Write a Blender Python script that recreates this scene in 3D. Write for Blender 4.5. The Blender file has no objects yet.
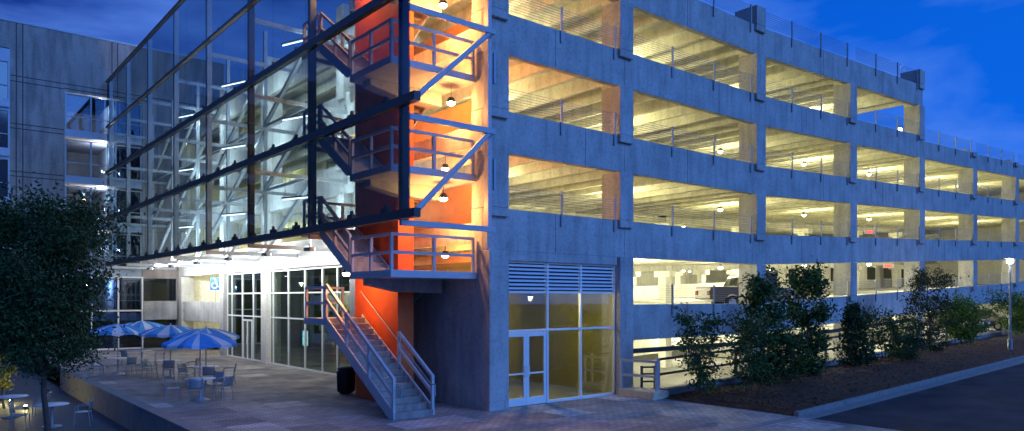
import bpy, bmesh, math, random
from mathutils import Vector, Matrix, noise
R = math.radians
S = bpy.context.scene
COL = S.collection
rnd = random.Random(7)

# ------------------------------------------------------------ camera, sky, sun, exposure
CAM = Vector((-13.85, -17.87, 3.52))
FPX, HORIZ = 726.0, 298.0
cd = bpy.data.cameras.new('camera'); cam = bpy.data.objects.new('camera', cd); COL.objects.link(cam)
cam.location = CAM
cam.rotation_euler = (R(90), 0, -math.atan2(.6394, .7689))
cd.sensor_width = 36; cd.lens = FPX / 1024 * 36
cd.shift_y = (HORIZ - 215.5) / 1024
cd.clip_start = .1; cd.clip_end = 2000
S.camera = cam

W = bpy.data.worlds.new('World'); S.world = W; W.use_nodes = True
nt = W.node_tree; N = nt.nodes; L = nt.links
for n in list(N): N.remove(n)
out = N.new('ShaderNodeOutputWorld'); bg = N.new('ShaderNodeBackground')
sky = N.new('ShaderNodeTexSky'); sky.sky_type = 'NISHITA'; sky.sun_disc = False
sky.sun_elevation = R(1.0); sky.sun_rotation = R(200); sky.ozone_density = 6; sky.air_density = 1.0; sky.dust_density = .3
tc = N.new('ShaderNodeTexCoord')
sep = N.new('ShaderNodeSeparateXYZ'); L.new(tc.outputs['Generated'], sep.inputs[0])
# dusk blue: deep over the left of the view (north-west), brighter to the east
dot = N.new('ShaderNodeVectorMath'); dot.operation = 'DOT_PRODUCT'; dot.inputs[1].default_value = (.86, .12, -.5)
L.new(tc.outputs['Generated'], dot.inputs[0])
ramp = N.new('ShaderNodeValToRGB'); L.new(dot.outputs['Value'], ramp.inputs[0])
ramp.color_ramp.elements[0].position = 0.0; ramp.color_ramp.elements[0].color = (.0006, .016, .17, 1)
ramp.color_ramp.elements[1].position = .85; ramp.color_ramp.elements[1].color = (.003, .12, .68, 1)
e = ramp.color_ramp.elements.new(.4); e.color = (.001, .06, .42, 1)
mp = N.new('ShaderNodeMapping'); mp.inputs['Scale'].default_value = (1.6, 1.6, 4.5); mp.inputs['Location'].default_value = (.35, .1, .4); mp.inputs['Rotation'].default_value = (0.25, .2, .6)
L.new(tc.outputs['Generated'], mp.inputs[0])
cn = N.new('ShaderNodeTexNoise'); cn.inputs['Scale'].default_value = 1.5; cn.inputs['Detail'].default_value = 6; cn.inputs['Roughness'].default_value = .55
cn.inputs['Distortion'].default_value = .3
L.new(mp.outputs[0], cn.inputs['Vector'])
cr = N.new('ShaderNodeValToRGB'); cr.color_ramp.elements[0].position = .41; cr.color_ramp.elements[1].position = .66
L.new(cn.outputs['Fac'], cr.inputs[0])
cl = N.new('ShaderNodeMixRGB'); cl.blend_type = 'MIX'; cl.inputs[2].default_value = (.10, .24, .74, 1)
cm = N.new('ShaderNodeMath'); cm.operation = 'MULTIPLY'; cm.inputs[1].default_value = .9
L.new(cr.outputs[0], cm.inputs[0]); L.new(cm.outputs[0], cl.inputs[0]); L.new(ramp.outputs[0], cl.inputs[1])
tint = N.new('ShaderNodeMixRGB'); tint.blend_type = 'MULTIPLY'; tint.inputs[0].default_value = 1; tint.inputs[2].default_value = (.1, .3, .8, 1)
L.new(sky.outputs[0], tint.inputs[1])
sc2 = N.new('ShaderNodeVectorMath'); sc2.operation = 'SCALE'; sc2.inputs['Scale'].default_value = .25
L.new(tint.outputs[0], sc2.inputs[0])
sc1 = N.new('ShaderNodeVectorMath'); sc1.operation = 'SCALE'; sc1.inputs['Scale'].default_value = 12.5
L.new(cl.outputs[0], sc1.inputs[0])
add = N.new('ShaderNodeVectorMath'); add.operation = 'ADD'
L.new(sc1.outputs[0], add.inputs[0]); L.new(sc2.outputs[0], add.inputs[1])
L.new(add.outputs[0], bg.inputs[0]); bg.inputs[1].default_value = .1
L.new(bg.outputs[0], out.inputs[0])

sd = bpy.data.lights.new('sun', 'SUN'); sun = bpy.data.objects.new('sun', sd); COL.objects.link(sun)
sd.energy = 2.15; sd.angle = R(35); sd.color = (.11, .33, 1.0)
sun.rotation_euler = (R(62), 0, R(12))

S.view_settings.view_transform = 'Standard'; S.view_settings.look = 'None'
S.view_settings.exposure = 0; S.view_settings.gamma = 1; S.view_settings.use_curve_mapping = False
S.render.engine = 'CYCLES'

# ------------------------------------------------------------ helpers
def at(px, py, z):
    """point of the level plane z seen at a pixel of the photograph (authoring aid)"""
    d = (CAM.z - z) * FPX / (py - HORIZ); X = (px - 512) / FPX * d
    return (CAM.x + X * .7689 + d * .6394, CAM.y - X * .6394 + d * .7689)

class MB:
    def __init__(s): s.v = []; s.f = []; s.m = []; s.sm = []
    def add(s, vs, fs, m=0, smooth=False):
        o = len(s.v); s.v += [tuple(v) for v in vs]
        s.f += [tuple(i + o for i in f) for f in fs]; s.m += [m] * len(fs); s.sm += [smooth] * len(fs)
        return s
    def box(s, x0, x1, y0, y1, z0, z1, m=0, dz0=0, dz1=0):
        """axis box; dz0 / dz1 lift the x0 / x1 end (sloping member)"""
        vs = [(x0, y0, z0+dz0), (x1, y0, z0+dz1), (x1, y1, z0+dz1), (x0, y1, z0+dz0),
              (x0, y0, z1+dz0), (x1, y0, z1+dz1), (x1, y1, z1+dz1), (x0, y1, z1+dz0)]
        return s.add(vs, [(0,3,2,1), (4,5,6,7), (0,1,5,4), (1,2,6,5), (2,3,7,6), (3,0,4,7)], m)
    def bar(s, a, b, w, h=None, m=0):
        a = Vector(a); b = Vector(b); h = h or w; d = (b - a).normalized()
        up = Vector((0, 0, 1)) if abs(d.z) < .98 else Vector((0, 1, 0))
        r = d.cross(up).normalized(); u = r.cross(d)
        vs = []
        for p in (a, b):
            for i, j in ((-1, -1), (1, -1), (1, 1), (-1, 1)): vs.append(p + r * (i * w / 2) + u * (j * h / 2))
        return s.add(vs, [(0,3,2,1), (4,5,6,7), (0,1,5,4), (1,2,6,5), (2,3,7,6), (3,0,4,7)], m)
    def tube(s, a, b, r0, r1=None, n=8, m=0, caps=True):
        a = Vector(a); b = Vector(b); r1 = r0 if r1 is None else r1; d = (b - a).normalized()
        up = Vector((0, 0, 1)) if abs(d.z) < .98 else Vector((0, 1, 0))
        x = d.cross(up).normalized(); y = x.cross(d); vs = []
        for p, r in ((a, r0), (b, r1)):
            for i in range(n):
                t = 2 * math.pi * i / n; vs.append(p + x * (math.cos(t) * r) + y * (math.sin(t) * r))
        fs = [(i, (i+1) % n, n + (i+1) % n, n + i) for i in range(n)]
        s.add(vs, fs, m, True)
        if caps: s.add(vs, [tuple(range(n))[::-1], tuple(range(n, 2*n))], m)
        return s
    def lathe(s, c, prof, n=16, m=0):
        vs = []
        for r, z in prof:
            for i in range(n):
                t = 2 * math.pi * i / n; vs.append((c[0] + r * math.cos(t), c[1] + r * math.sin(t), c[2] + z))
        fs = []
        for k in range(len(prof) - 1):
            for i in range(n): fs.append((k*n + i, k*n + (i+1) % n, (k+1)*n + (i+1) % n, (k+1)*n + i))
        return s.add(vs, fs, m, True)
    def prism(s, pts, axis, a0, a1, m=0):
        """extrude a 2-D outline along x or y"""
        def P(u, w, a): return (a, u, w) if axis == 'x' else (u, a, w)
        n = len(pts); vs = [P(u, w, a0) for u, w in pts] + [P(u, w, a1) for u, w in pts]
        fs = [(i, (i+1) % n, n + (i+1) % n, n + i) for i in range(n)] + [tuple(range(n))[::-1], tuple(range(n, 2*n))]
        return s.add(vs, fs, m)
    def build(s, name, mats, parent=None, bevel=0):
        me = bpy.data.meshes.new(name); me.from_pydata(s.v, [], s.f)
        if not isinstance(mats, (list, tuple)): mats = [mats]
        for mt in mats: me.materials.append(mt)
        me.polygons.foreach_set('material_index', s.m); me.polygons.foreach_set('use_smooth', s.sm)
        bm = bmesh.new(); bm.from_mesh(me)
        if len(s.f) < 4000: bmesh.ops.recalc_face_normals(bm, faces=bm.faces)
        bm.to_mesh(me); bm.free(); me.update()
        o = bpy.data.objects.new(name, me); COL.objects.link(o)
        if parent: o.parent = parent
        if bevel:
            b = o.modifiers.new('bevel', 'BEVEL'); b.width = bevel; b.segments = 2; b.limit_method = 'ANGLE'
        return o

def tag(o, label=None, cat=None, group=None, kind=None):
    if label: o['label'] = label
    if cat: o['category'] = cat
    if group: o['group'] = group
    if kind: o['kind'] = kind
    return o
def empty(name, loc=(0, 0, 0), rz=0):
    o = bpy.data.objects.new(name, None); COL.objects.link(o); o.location = loc; o.rotation_euler = (0, 0, rz); o.empty_display_size = .3
    return o
def copy_tree(o, parent=None):
    c = o.copy(); COL.objects.link(c)
    if parent: c.parent = parent
    for ch in list(o.children): copy_tree(ch, c)
    return c
def light(name, kind, loc, energy, color, size=.12, parent=None, rot=None, sy=None):
    d = bpy.data.lights.new(name, kind); o = bpy.data.objects.new(name, d); COL.objects.link(o)
    d.energy = energy; d.color = color
    if kind == 'AREA':
        d.size = size
        if sy: d.shape = 'RECTANGLE'; d.size_y = sy
    else: d.shadow_soft_size = size
    o.location = loc
    if rot: o.rotation_euler = rot
    if parent: o.parent = parent
    return o

# ------------------------------------------------------------ materials
def mat(name, col, rough=.7, metal=0, var=.0, scale=1.0, streak=False, bump=0.0, bscale=20, spec=.4, stain=None):
    m = bpy.data.materials.new(name); m.use_nodes = True; t = m.node_tree; n = t.nodes; l = t.links
    p = n['Principled BSDF']; p.inputs['Base Color'].default_value = (*col, 1)
    p.inputs['Roughness'].default_value = rough; p.inputs['Metallic'].default_value = metal
    p.inputs['Specular IOR Level'].default_value = spec
    g = n.new('ShaderNodeNewGeometry')
    if var:
        a = n.new('ShaderNodeTexNoise'); a.inputs['Scale'].default_value = scale; a.inputs['Detail'].default_value = 8; a.inputs['Roughness'].default_value = .62
        l.new(g.outputs['Position'], a.inputs['Vector'])
        r = n.new('ShaderNodeValToRGB'); r.color_ramp.elements[0].position = .3; r.color_ramp.elements[1].position = .72
        r.color_ramp.elements[0].color = (*[c * (1 - var) for c in col], 1); r.color_ramp.elements[1].color = (*[min(1, c * (1 + var)) for c in col], 1)
        l.new(a.outputs['Fac'], r.inputs[0]); last = r.outputs[0]
        if streak:
            mpn = n.new('ShaderNodeMapping'); mpn.inputs['Scale'].default_value = (1.6, 1.6, .22); l.new(g.outputs['Position'], mpn.inputs[0])
            b = n.new('ShaderNodeTexNoise'); b.inputs['Scale'].default_value = 1.9; b.inputs['Detail'].default_value = 7; l.new(mpn.outputs[0], b.inputs['Vector'])
            r2 = n.new('ShaderNodeValToRGB'); r2.color_ramp.elements[0].position = .36; r2.color_ramp.elements[1].position = .56
            k = streak if isinstance(streak, float) else .7
            r2.color_ramp.elements[0].color = (k, k, k, 1); r2.color_ramp.elements[1].color = (1, 1, 1, 1); l.new(b.outputs['Fac'], r2.inputs[0])
            mx = n.new('ShaderNodeMixRGB'); mx.blend_type = 'MULTIPLY'; mx.inputs[0].default_value = 1; l.new(last, mx.inputs[1]); l.new(r2.outputs[0], mx.inputs[2])
            # small pour blotches
            c = n.new('ShaderNodeTexNoise'); c.inputs['Scale'].default_value = 9; c.inputs['Detail'].default_value = 4; l.new(g.outputs['Position'], c.inputs['Vector'])
            r3 = n.new('ShaderNodeValToRGB'); r3.color_ramp.elements[0].position = .35; r3.color_ramp.elements[1].position = .5
            r3.color_ramp.elements[0].color = (.82, .82, .82, 1); r3.color_ramp.elements[1].color = (1, 1, 1, 1); l.new(c.outputs['Fac'], r3.inputs[0])
            m2 = n.new('ShaderNodeMixRGB'); m2.blend_type = 'MULTIPLY'; m2.inputs[0].default_value = 1; l.new(mx.outputs[0], m2.inputs[1]); l.new(r3.outputs[0], m2.inputs[2])
            last = m2.outputs[0]
        l.new(last, p.inputs['Base Color'])
    if bump:
        bn = n.new('ShaderNodeTexNoise'); bn.inputs['Scale'].default_value = bscale; bn.inputs['Detail'].default_value = 5; l.new(g.outputs['Position'], bn.inputs['Vector'])
        bp = n.new('ShaderNodeBump'); bp.inputs['Strength'].default_value = bump; bp.inputs['Distance'].default_value = .02
        l.new(bn.outputs['Fac'], bp.inputs['Height']); l.new(bp.outputs[0], p.inputs['Normal'])
    return m
def emis(name, col, strength):
    m = bpy.data.materials.new(name); m.use_nodes = True; t = m.node_tree
    p = t.nodes['Principled BSDF']; p.inputs['Base Color'].default_value = (*[c * .8 for c in col], 1)
    p.inputs['Emission Color'].default_value = (*col, 1); p.inputs['Emission Strength'].default_value = strength
    return m
def glass(name, tint, refl=.12, rough=.02, k=.6):
    m = bpy.data.materials.new(name); m.use_nodes = True; t = m.node_tree; n = t.nodes; l = t.links
    n.remove(n['Principled BSDF']); o = n['Material Output']
    tr = n.new('ShaderNodeBsdfTransparent'); tr.inputs[0].default_value = (*tint, 1)
    gl = n.new('ShaderNodeBsdfGlossy'); gl.inputs['Roughness'].default_value = rough; gl.inputs[0].default_value = (.85, .92, 1, 1)
    lw = n.new('ShaderNodeLayerWeight'); lw.inputs[0].default_value = .35
    ma = n.new('ShaderNodeMath'); ma.operation = 'MULTIPLY_ADD'; ma.inputs[1].default_value = k; ma.inputs[2].default_value = refl
    ma.use_clamp = True
    l.new(lw.outputs['Fresnel'], ma.inputs[0])
    mx = n.new('ShaderNodeMixShader'); l.new(ma.outputs[0], mx.inputs[0]); l.new(tr.outputs[0], mx.inputs[1]); l.new(gl.outputs[0], mx.inputs[2])
    l.new(mx.outputs[0], o.inputs[0]); return m

M = {}
M['conc'] = mat('precast concrete', (.43, .42, .40), .85, var=.2, scale=.9, streak=.8, bump=.35, bscale=14)
M['concin'] = mat('interior concrete', (.58, .56, .48), .85, var=.12, scale=.6, streak=.8, bump=.2, bscale=6)
M['dark_conc'] = mat('weathered concrete', (.33, .285, .25), .85, var=.2, scale=.5, streak=.7, bump=.3)
M['white_wall'] = mat('white painted wall', (.72, .70, .62), .8, var=.08, scale=.8, streak=.88)
M['joint'] = mat('dark joint sealant', (.05, .05, .05), .8)
M['orange'] = mat('orange painted render', (.66, .10, .018), .65, var=.2, scale=1.5, bump=.1)
M['litorange'] = mat('orange lamplight tint', (.58, .22, .075), .7, var=.2, scale=1.2)  # warm stair glow painted into the colour of the inner wall
M['bluesteel'] = mat('grey painted steel', (.44, .44, .46), .45, var=.08, scale=4, spec=.5)
M['darksteel'] = mat('dark steel', (.05, .055, .065), .45, .3, var=.1, scale=3)
M['screensteel'] = mat('galvanised screen steel', (.36, .38, .39), .5, .3, var=.1, scale=3)
M['railpost'] = mat('galvanised post', (.32, .34, .36), .45, .6, var=.1, scale=4)
M['cable'] = mat('steel cable', (.25, .25, .25), .4, .7)
M['alu'] = mat('aluminium frame', (.74, .73, .70), .45, 0, var=.05, scale=5)
M['louver'] = mat('painted louver', (.66, .68, .7), .5, 0, var=.06, scale=5)
M['glass'] = glass('tinted screen glass', (.57, .66, .71), .02, .01, .13)
M['shopglass'] = glass('storefront glass', (.62, .68, .62), .04, .02, .55)
M['farglass'] = glass('curtain wall glass', (.5, .6, .75), .03, .03, .15)
M['darkglass'] = mat('dark window glass', (.01, .015, .02), .06, spec=.8)
M['room'] = mat('olive painted room', (.20, .19, .07), .8, var=.15, scale=.8)
M['asphalt'] = mat('asphalt', (.045, .046, .05), .8, var=.42, scale=.7, bump=.6, bscale=60, spec=.12)
M['kerb'] = mat('kerb concrete', (.21, .205, .19), .85, var=.18, scale=2.5, bump=.4, bscale=30)
M['mulch'] = mat('bark mulch', (.085, .04, .02), .95, var=.55, scale=14, bump=1.0, bscale=25)
M['earth'] = mat('dark ground', (.05, .06, .045), .95, var=.3, scale=.3)
M['deck'] = mat('dark deck boards', (.06, .065, .075), .6, var=.3, scale=3, bump=.4)
M['grass'] = mat('grass', (.10, .14, .02), .9, var=.5, scale=9, bump=.8, bscale=40)
M['bark'] = mat('bark', (.07, .055, .045), .9, var=.3, scale=12, bump=.6, bscale=40)
M['tyre'] = mat('tyre rubber', (.02, .02, .02), .8)
M['rim'] = mat('alloy rim', (.5, .5, .5), .3, .8)
M['cloth_blue'] = mat('blue canopy cloth', (.05, .27, .62), .75, var=.12, scale=6)
M['cloth_white'] = mat('white canopy cloth', (.55, .62, .70), .75, var=.06, scale=6)
M['furn'] = mat('metal furniture', (.34, .36, .38), .4, .5, var=.08, scale=6)
M['tabletop'] = mat('light table top', (.6, .62, .64), .45, var=.05, scale=6)
M['black'] = mat('black plastic', (.015, .015, .015), .5)
M['stone'] = mat('sandstone block', (.62, .48, .34), .85, var=.2, scale=4, bump=.4)
M['blind'] = mat('light blue frame', (.35, .42, .5), .5, var=.05, scale=2)
M['lens'] = emis('lamp lens', (1, .93, .72), 26)
M['lensorange'] = emis('warm lamp lens', (1, .75, .42), 60)
M['tube'] = emis('fluorescent tube', (.85, .95, 1), 7)
M['lenswhite'] = emis('cool lamp lens', (.9, .95, 1), 22)
M['red'] = emis('red indicator', (1, .03, .03), 3)
M['screenblue'] = emis('lit display', (.35, .75, 1), 3.5)
M['exit'] = emis('red sign letters', (1, .05, .03), 2)
M['signblue'] = mat('blue sign enamel', (.01, .09, .45), .4)
M['signwhite'] = mat('white sign enamel', (.8, .8, .8), .4)
def leafmat(name, a, b):
    m = mat(name, a, .7, spec=.12); n = m.node_tree.nodes; l = m.node_tree.links
    g = n['Geometry'] if 'Geometry' in n else n.new('ShaderNodeNewGeometry')
    r = n.new('ShaderNodeValToRGB'); r.color_ramp.elements[0].color = (*a, 1); r.color_ramp.elements[1].color = (*b, 1)
    l.new(g.outputs['Random Per Island'], r.inputs[0]); l.new(r.outputs[0], n['Principled BSDF'].inputs['Base Color']); return m
M['leaf'] = leafmat('leaves dark', (.022, .045, .018), (.06, .105, .035))
M['leafdark'] = leafmat('leaves darkest', (.012, .028, .010), (.035, .06, .018))
M['leafgreen'] = leafmat('leaves green', (.04, .10, .02), (.11, .20, .04))
M['leafyellow'] = leafmat('leaves yellow green', (.20, .20, .03), (.34, .30, .05))
M['leafmid'] = leafmat('leaves mid green', (.03, .065, .018), (.075, .135, .035))
M['leafred'] = leafmat('leaves bronze', (.03, .045, .018), (.07, .08, .028))

def paver_mat():
    m = mat('clay pavers', (.2, .2, .2), .75); t = m.node_tree; n = t.nodes; l = t.links; p = n['Principled BSDF']
    g = n.new('ShaderNodeNewGeometry')
    br = n.new('ShaderNodeTexBrick'); br.inputs['Scale'].default_value = 1.0; br.inputs['Brick Width'].default_value = .3; br.inputs['Row Height'].default_value = .15
    br.inputs['Mortar Size'].default_value = .012; br.inputs['Color1'].default_value = (.30, .25, .225, 1); br.inputs['Color2'].default_value = (.42, .36, .33, 1); br.inputs['Mortar'].default_value = (.12, .11, .1, 1)
    l.new(g.outputs['Position'], br.inputs['Vector'])
    # panels of lighter slabs laid in the paving
    sn = n.new('ShaderNodeVectorMath'); sn.operation = 'SNAP'; sn.inputs[1].default_value = (1.2, 1.2, 50); l.new(g.outputs['Position'], sn.inputs[0])
    wn = n.new('ShaderNodeTexWhiteNoise'); l.new(sn.outputs[0], wn.inputs['Vector'])
    r = n.new('ShaderNodeValToRGB'); r.color_ramp.interpolation = 'CONSTANT'
    r.color_ramp.elements[0].color = (.72, .72, .75, 1); r.color_ramp.elements[1].position = .25; r.color_ramp.elements[1].color = (1.0, 1.0, 1.0, 1)
    for q, c in ((.78, 1.2), (.92, 1.7)):
        e = r.color_ramp.elements.new(q); e.color = (c, c * .98, c * .95, 1)
    l.new(wn.outputs['Value'], r.inputs[0])
    mx = n.new('ShaderNodeMixRGB'); mx.blend_type = 'MULTIPLY'; mx.inputs[0].default_value = 1; l.new(br.outputs[0], mx.inputs[1]); l.new(r.outputs[0], mx.inputs[2])
    no = n.new('ShaderNodeTexNoise'); no.inputs['Scale'].default_value = .8; no.inputs['Detail'].default_value = 8; l.new(g.outputs['Position'], no.inputs['Vector'])
    r2 = n.new('ShaderNodeValToRGB'); r2.color_ramp.elements[0].position = .3; r2.color_ramp.elements[0].color = (.65, .65, .65, 1); r2.color_ramp.elements[1].position = .7; r2.color_ramp.elements[1].color = (1.15, 1.15, 1.15, 1)
    l.new(no.outputs['Fac'], r2.inputs[0])
    m3 = n.new('ShaderNodeMixRGB'); m3.blend_type = 'MULTIPLY'; m3.inputs[0].default_value = 1; l.new(mx.outputs[0], m3.inputs[1]); l.new(r2.outputs[0], m3.inputs[2])
    l.new(m3.outputs[0], p.inputs['Base Color'])
    bp = n.new('ShaderNodeBump'); bp.inputs['Strength'].default_value = .5; bp.inputs['Distance'].default_value = .01
    l.new(br.outputs['Fac'], bp.inputs['Height']); bp.invert = True; l.new(bp.outputs[0], p.inputs['Normal'])
    return m
M['paver'] = paver_mat()

# ------------------------------------------------------------ ground
GR = .028
def gz(x): return GR * max(0, x - 7)
def sheet(name, x0, x1, y0, y1, z, m, slope=False, nx=1, kind='structure', bumpf=None, ny=1):
    b = MB(); vs = []; fs = []
    for i in range(nx + 1):
        for j in range(ny + 1):
            x = x0 + (x1 - x0) * i / nx; y = y0 + (y1 - y0) * j / ny
            vs.append((x, y, z + (gz(x) if slope else 0) + (bumpf(x, y) if bumpf else 0)))
    for i in range(nx):
        for j in range(ny): a = i * (ny + 1) + j; fs.append((a, a + ny + 1, a + ny + 2, a + 1))
    b.add(vs, fs, 0, bumpf is not None); o = b.build(name, m); tag(o, kind=kind); return o

sheet('ground', -500, 500, -500, 500, -2.2, M['earth'])
sheet('plaza_pavement', -8.0, 6.4, -6.6, 0.25, 0, M['paver'])
sheet('plaza_pavement', -8.0, 1.3, 0.25, 44, 0, M['paver'])
sheet('plaza_pavement', 1.3, 6.4, .25, 5.0, -.002, M['room'])
sheet('crossing_pavement', -40, 6.4, -40, -6.9, 0, M['paver'])
b = MB(); b.box(-8.0, 6.4, -6.9, -6.6, -.3, .006); tag(b.build('flush_kerb', M['kerb']), kind='structure')
sheet('road', 6.4, 160, -40, -7.2, -.01, M['asphalt'], True, 60)
b = MB()
for i in range(60):
    x0 = 6.4 + i * 2.5; x1 = x0 + 2.49
    b.box(x0, x1, -7.2, -6.78, -.3, .004, 0, gz(x0), gz(x1))
tag(b.build('gutter', M['kerb']), kind='structure')
b = MB()
for i in range(60):
    x0 = 6.8 + i * 2.5; x1 = x0 + 2.488
    b.box(x0, x1 - .012, -6.78, -6.62, -.3, .15, 0, gz(x0), gz(x1))
tag(b.build('kerb', M['kerb'], bevel=.02), kind='structure')
b = MB(); b.box(6.4, 6.8, -6.78, -6.62, -.3, .15)
tag(b.build('kerb', M['kerb'], bevel=.02), kind='structure')
def mound(x, y):
    t = (y + 6.62) / (5.1); k = math.sin(max(0, min(1, t)) * math.pi)
    if x < 6.9 : return .01 + .5 * (x - 6.45) * .12
    return .08 + .16 * k * min(1, (x - 6.4) / 2) + .05 * noise.noise(Vector((x * .9, y * .9, 0))) + .02 * noise.noise(Vector((x * 5, y * 5, 3)))
sheet('planting_bed', 6.4, 90, -6.62, -1.5, 0, M['mulch'], True, 420, bumpf=mound, ny=26)
def chips(n):
    b = MB(); r = random.Random(3)
    for _ in range(n):
        x = 6.6 + 30 * r.random() ** 1.6; y = r.uniform(-6.5, -1.6); z = gz(x) + mound(x, y) + .008
        a = r.random() * 3.14; l = r.uniform(.03, .08); w = r.uniform(.012, .03); t = r.uniform(-.02, .02)
        c, s_ = math.cos(a), math.sin(a)
        b.add([(x - c*l - s_*w, y - s_*l + c*w, z + t), (x + c*l - s_*w, y + s_*l + c*w, z - t), (x + c*l + s_*w, y + s_*l - c*w, z - t + .01), (x - c*l + s_*w, y - s_*l - c*w, z + t + .01)], [(0,1,2,3)])
    return b
o = chips(9000).build('mulch_chips', leafmat('chips', (.05, .022, .012), (.17, .085, .045))); tag(o, 'loose bark chips spread over the planting bed', 'mulch', kind='stuff')
# left, lower terrace and knee wall
sheet('lower_terrace', -60, -8.3, -40, 60, -.75, M['deck'])
sheet('lawn', -18, -11.6, 12, 37, -.74, M['grass'])
o = MB().box(-8.36, -8.0, -8, 22, -.8, .16).build('low_wall', M['kerb'], bevel=.015)
tag(o, 'long low concrete wall dividing the umbrella plaza from the lower terrace', 'wall')
sheet('basement_well_floor', 6.4, 90, -1.3, .3, -1.0, M['kerb'])

# ------------------------------------------------------------ parking garage
PX = [.39, 6.38, 15.35, 24.15, 32.95, 41.75, 50.55, 59.35, 68.15]
FL = [2.83, 5.90, 9.02, 12.14]; SILL = [3.28, 6.36, 9.47, 12.59]; SOFF = [1.95, 5.02, 8.13, 11.26, 14.37]; ROOF = 15.65
def sl(x): return .04 * max(0, x - 15.35)
G = empty('parking_garage', (0, 0, 0))
tag(G, 'five storey open concrete parking garage with lit decks and sloping right end', 'parking garage')
DEP = 37.0
# spandrels, front
for b_i in range(len(PX) - 1):
    x0, x1 = PX[b_i], PX[b_i + 1]
    if b_i == 0: x0 = 0.0
    for k in range(5):
        if b_i == 0 and k == 0: continue
        top = SILL[k] if k < 4 else ROOF
        if k == 4 and b_i >= 4: continue
        if k == 3 and b_i >= 4: top -= .28
        if b_i == 3 and k == 4: x1e = x1 + .36
        else: x1e = x1
        o = MB().box(x0 + .006, x1e - .006, 0, .26, SOFF[k], top, 0, sl(x0), sl(x1)).build('spandrel', M['conc'], G, bevel=.012)
for b_i in range(len(PX) - 1):
    for k in range(5):
        if (b_i == 0 and k == 0) or (k == 4 and b_i >= 4) or b_i > 5: continue
        top = SILL[k] if k < 4 else ROOF
        if k == 3 and b_i >= 4: top -= .28
        xm = PX[b_i] + (PX[b_i + 1] - PX[b_i]) * (.42 if (b_i + k) % 2 else .66)
        b = MB(); b.box(xm, xm + .018, -.003, .004, SOFF[k] + .03 + sl(xm), top - .01 + sl(xm)); b.build('panel_joint', M['joint'], G)
# piers, front
for i, x in enumerate(PX):
    w = .36 if i else .39
    for k in range(5):
        if k == 4 and i > 4: continue
        if k == 0 and i <= 1: continue
        d = sl(x)
        z0 = (SILL[k] - .27 if k < 4 else ROOF - .27) + d
        z1 = (SOFF[k + 1] if k < 4 else ROOF + .85) + d
        if k == 3 and i > 4: z0 -= .28; z1 = z0 + .3
        if k == 4:
            if i in (0, 1, 3): z1 = z0 + .27 + (.85 if i == 1 else 0)
            if i in (0, 3): continue
            MB().box(x - w, x + w, -.13, 1.0, z0 + .28, z1).box(x - w, x + w, -.13, -.003, z0, z0 + .275).build('pier', M['conc'], G, bevel=.015)
        else:
            MB().box(x - w, x + w, -.13, .80, z0 + .28, z1 - .004).box(x - w, x + w, -.13, -.003, z0, z0 + .275).build('pier', M['conc'], G, bevel=.015)
    # lowest storey
    if i <= 1:
        MB().box(x - w, x + w, -.13, .80, -.3, SOFF[1] - .004).build('pier', M['conc'], G, bevel=.015)
    else:
        MB().box(x - w, x + w, .02, .80, -1.2, SOFF[0] + sl(x) - .004).build('pier', M['conc'], G, bevel=.015)
    for k in range(5):
        if k == 4 and i > 4: continue
        if k == 0 and i <= 1: continue
        MB().box(x - w, x + w, .262, .80, SOFF[k] + sl(x) + .002, (SILL[k] if k < 4 else ROOF) + sl(x) - .01).build('pier_core', M['concin'], G)
# vertical downpipe fixings on corner pier
# decks with double tee stems
def deck(z, xa, xb, thick=.1, stems=True, ya=.27):
    b = MB(); yb = DEP
    segs = [(xa, min(xb, 15.35)), (max(xa, 15.35), xb)] if xa < 15.35 < xb else [(xa, xb)]
    for x0, x1 in segs: b.box(x0, x1, ya, yb, z - thick, z, 0, sl(x0), sl(x1))
    if stems:
        x = xa + .5
        while x < xb - .3:
            zz = z - thick + sl(x)
            b.box(x, x + .16, ya + .01, yb, zz - .52, zz + .002)
            x += 1.47
    return b
for k, z in enumerate(FL):
    if k: deck(z, 1.3, 68.5).build('deck', M['concin'], G)
    else:
        deck(z, 7.21, 68.5).build('deck', M['concin'], G); deck(z, 1.3, 7.2, ya=27.6).build('deck', M['concin'], G)
    if k: MB().box(.1, 1.29, .81, 9.2, z - .3, z - .001).build('deck', M['concin'], G)
deck(15.2, 1.3, 33.3).build('deck', M['concin'], G)
MB().box(.1, 1.29, .81, 9.2, 14.9, 15.2).build('deck', M['concin'], G)
for x0, x1 in ((6.75, 15.35), (15.36, 68.5)):
    MB().box(x0, x1, .3, DEP, -1.3, -1.0, 0).build('deck', M['kerb'], G)
# interior columns and girders
for i, x in enumerate(PX):
    if i == 0: continue
    for yy in (12.2, 24.4):
        b = MB(); topz = 15.1 if i <= 4 else 12.0
        b.box(x - .3, x + .3, yy - .3, yy + .3, -1.2, topz + sl(x) - .05)
        for k in range(5 if i <= 4 else 4):
            z = ([*FL, 15.2][k]) + sl(x) - .62
            b.box(x - .34, x + .34, yy - .62, yy + .62, z - .75, z - .35)
        b.build('column', M['white_wall'] , G)
for b_i in range(1, len(PX) - 1):
    x0, x1 = PX[b_i] + .31, PX[b_i+1] - .31
    for k in range(5 if b_i < 4 else 4):
        z = [*FL, 15.2][k] - .62
        for yy in (12.2, 24.4): MB().box(x0, x1, yy - .25, yy + .25, z - .35, z - .003, 0, sl(x0), sl(x1)).build('girder', M['concin'], G)
for i in range(1, 7):
    x = (PX[i] + PX[i + 1]) / 2
    MB().box(x - .25, x + .25, 18.6, 19.1, 2.84 + sl(x), 5.7 + sl(x)).box(x - .3, x + .3, 18.2, 19.5, 4.6 + sl(x), 5.0 + sl(x)).build('column', M['white_wall'], G)
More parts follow.
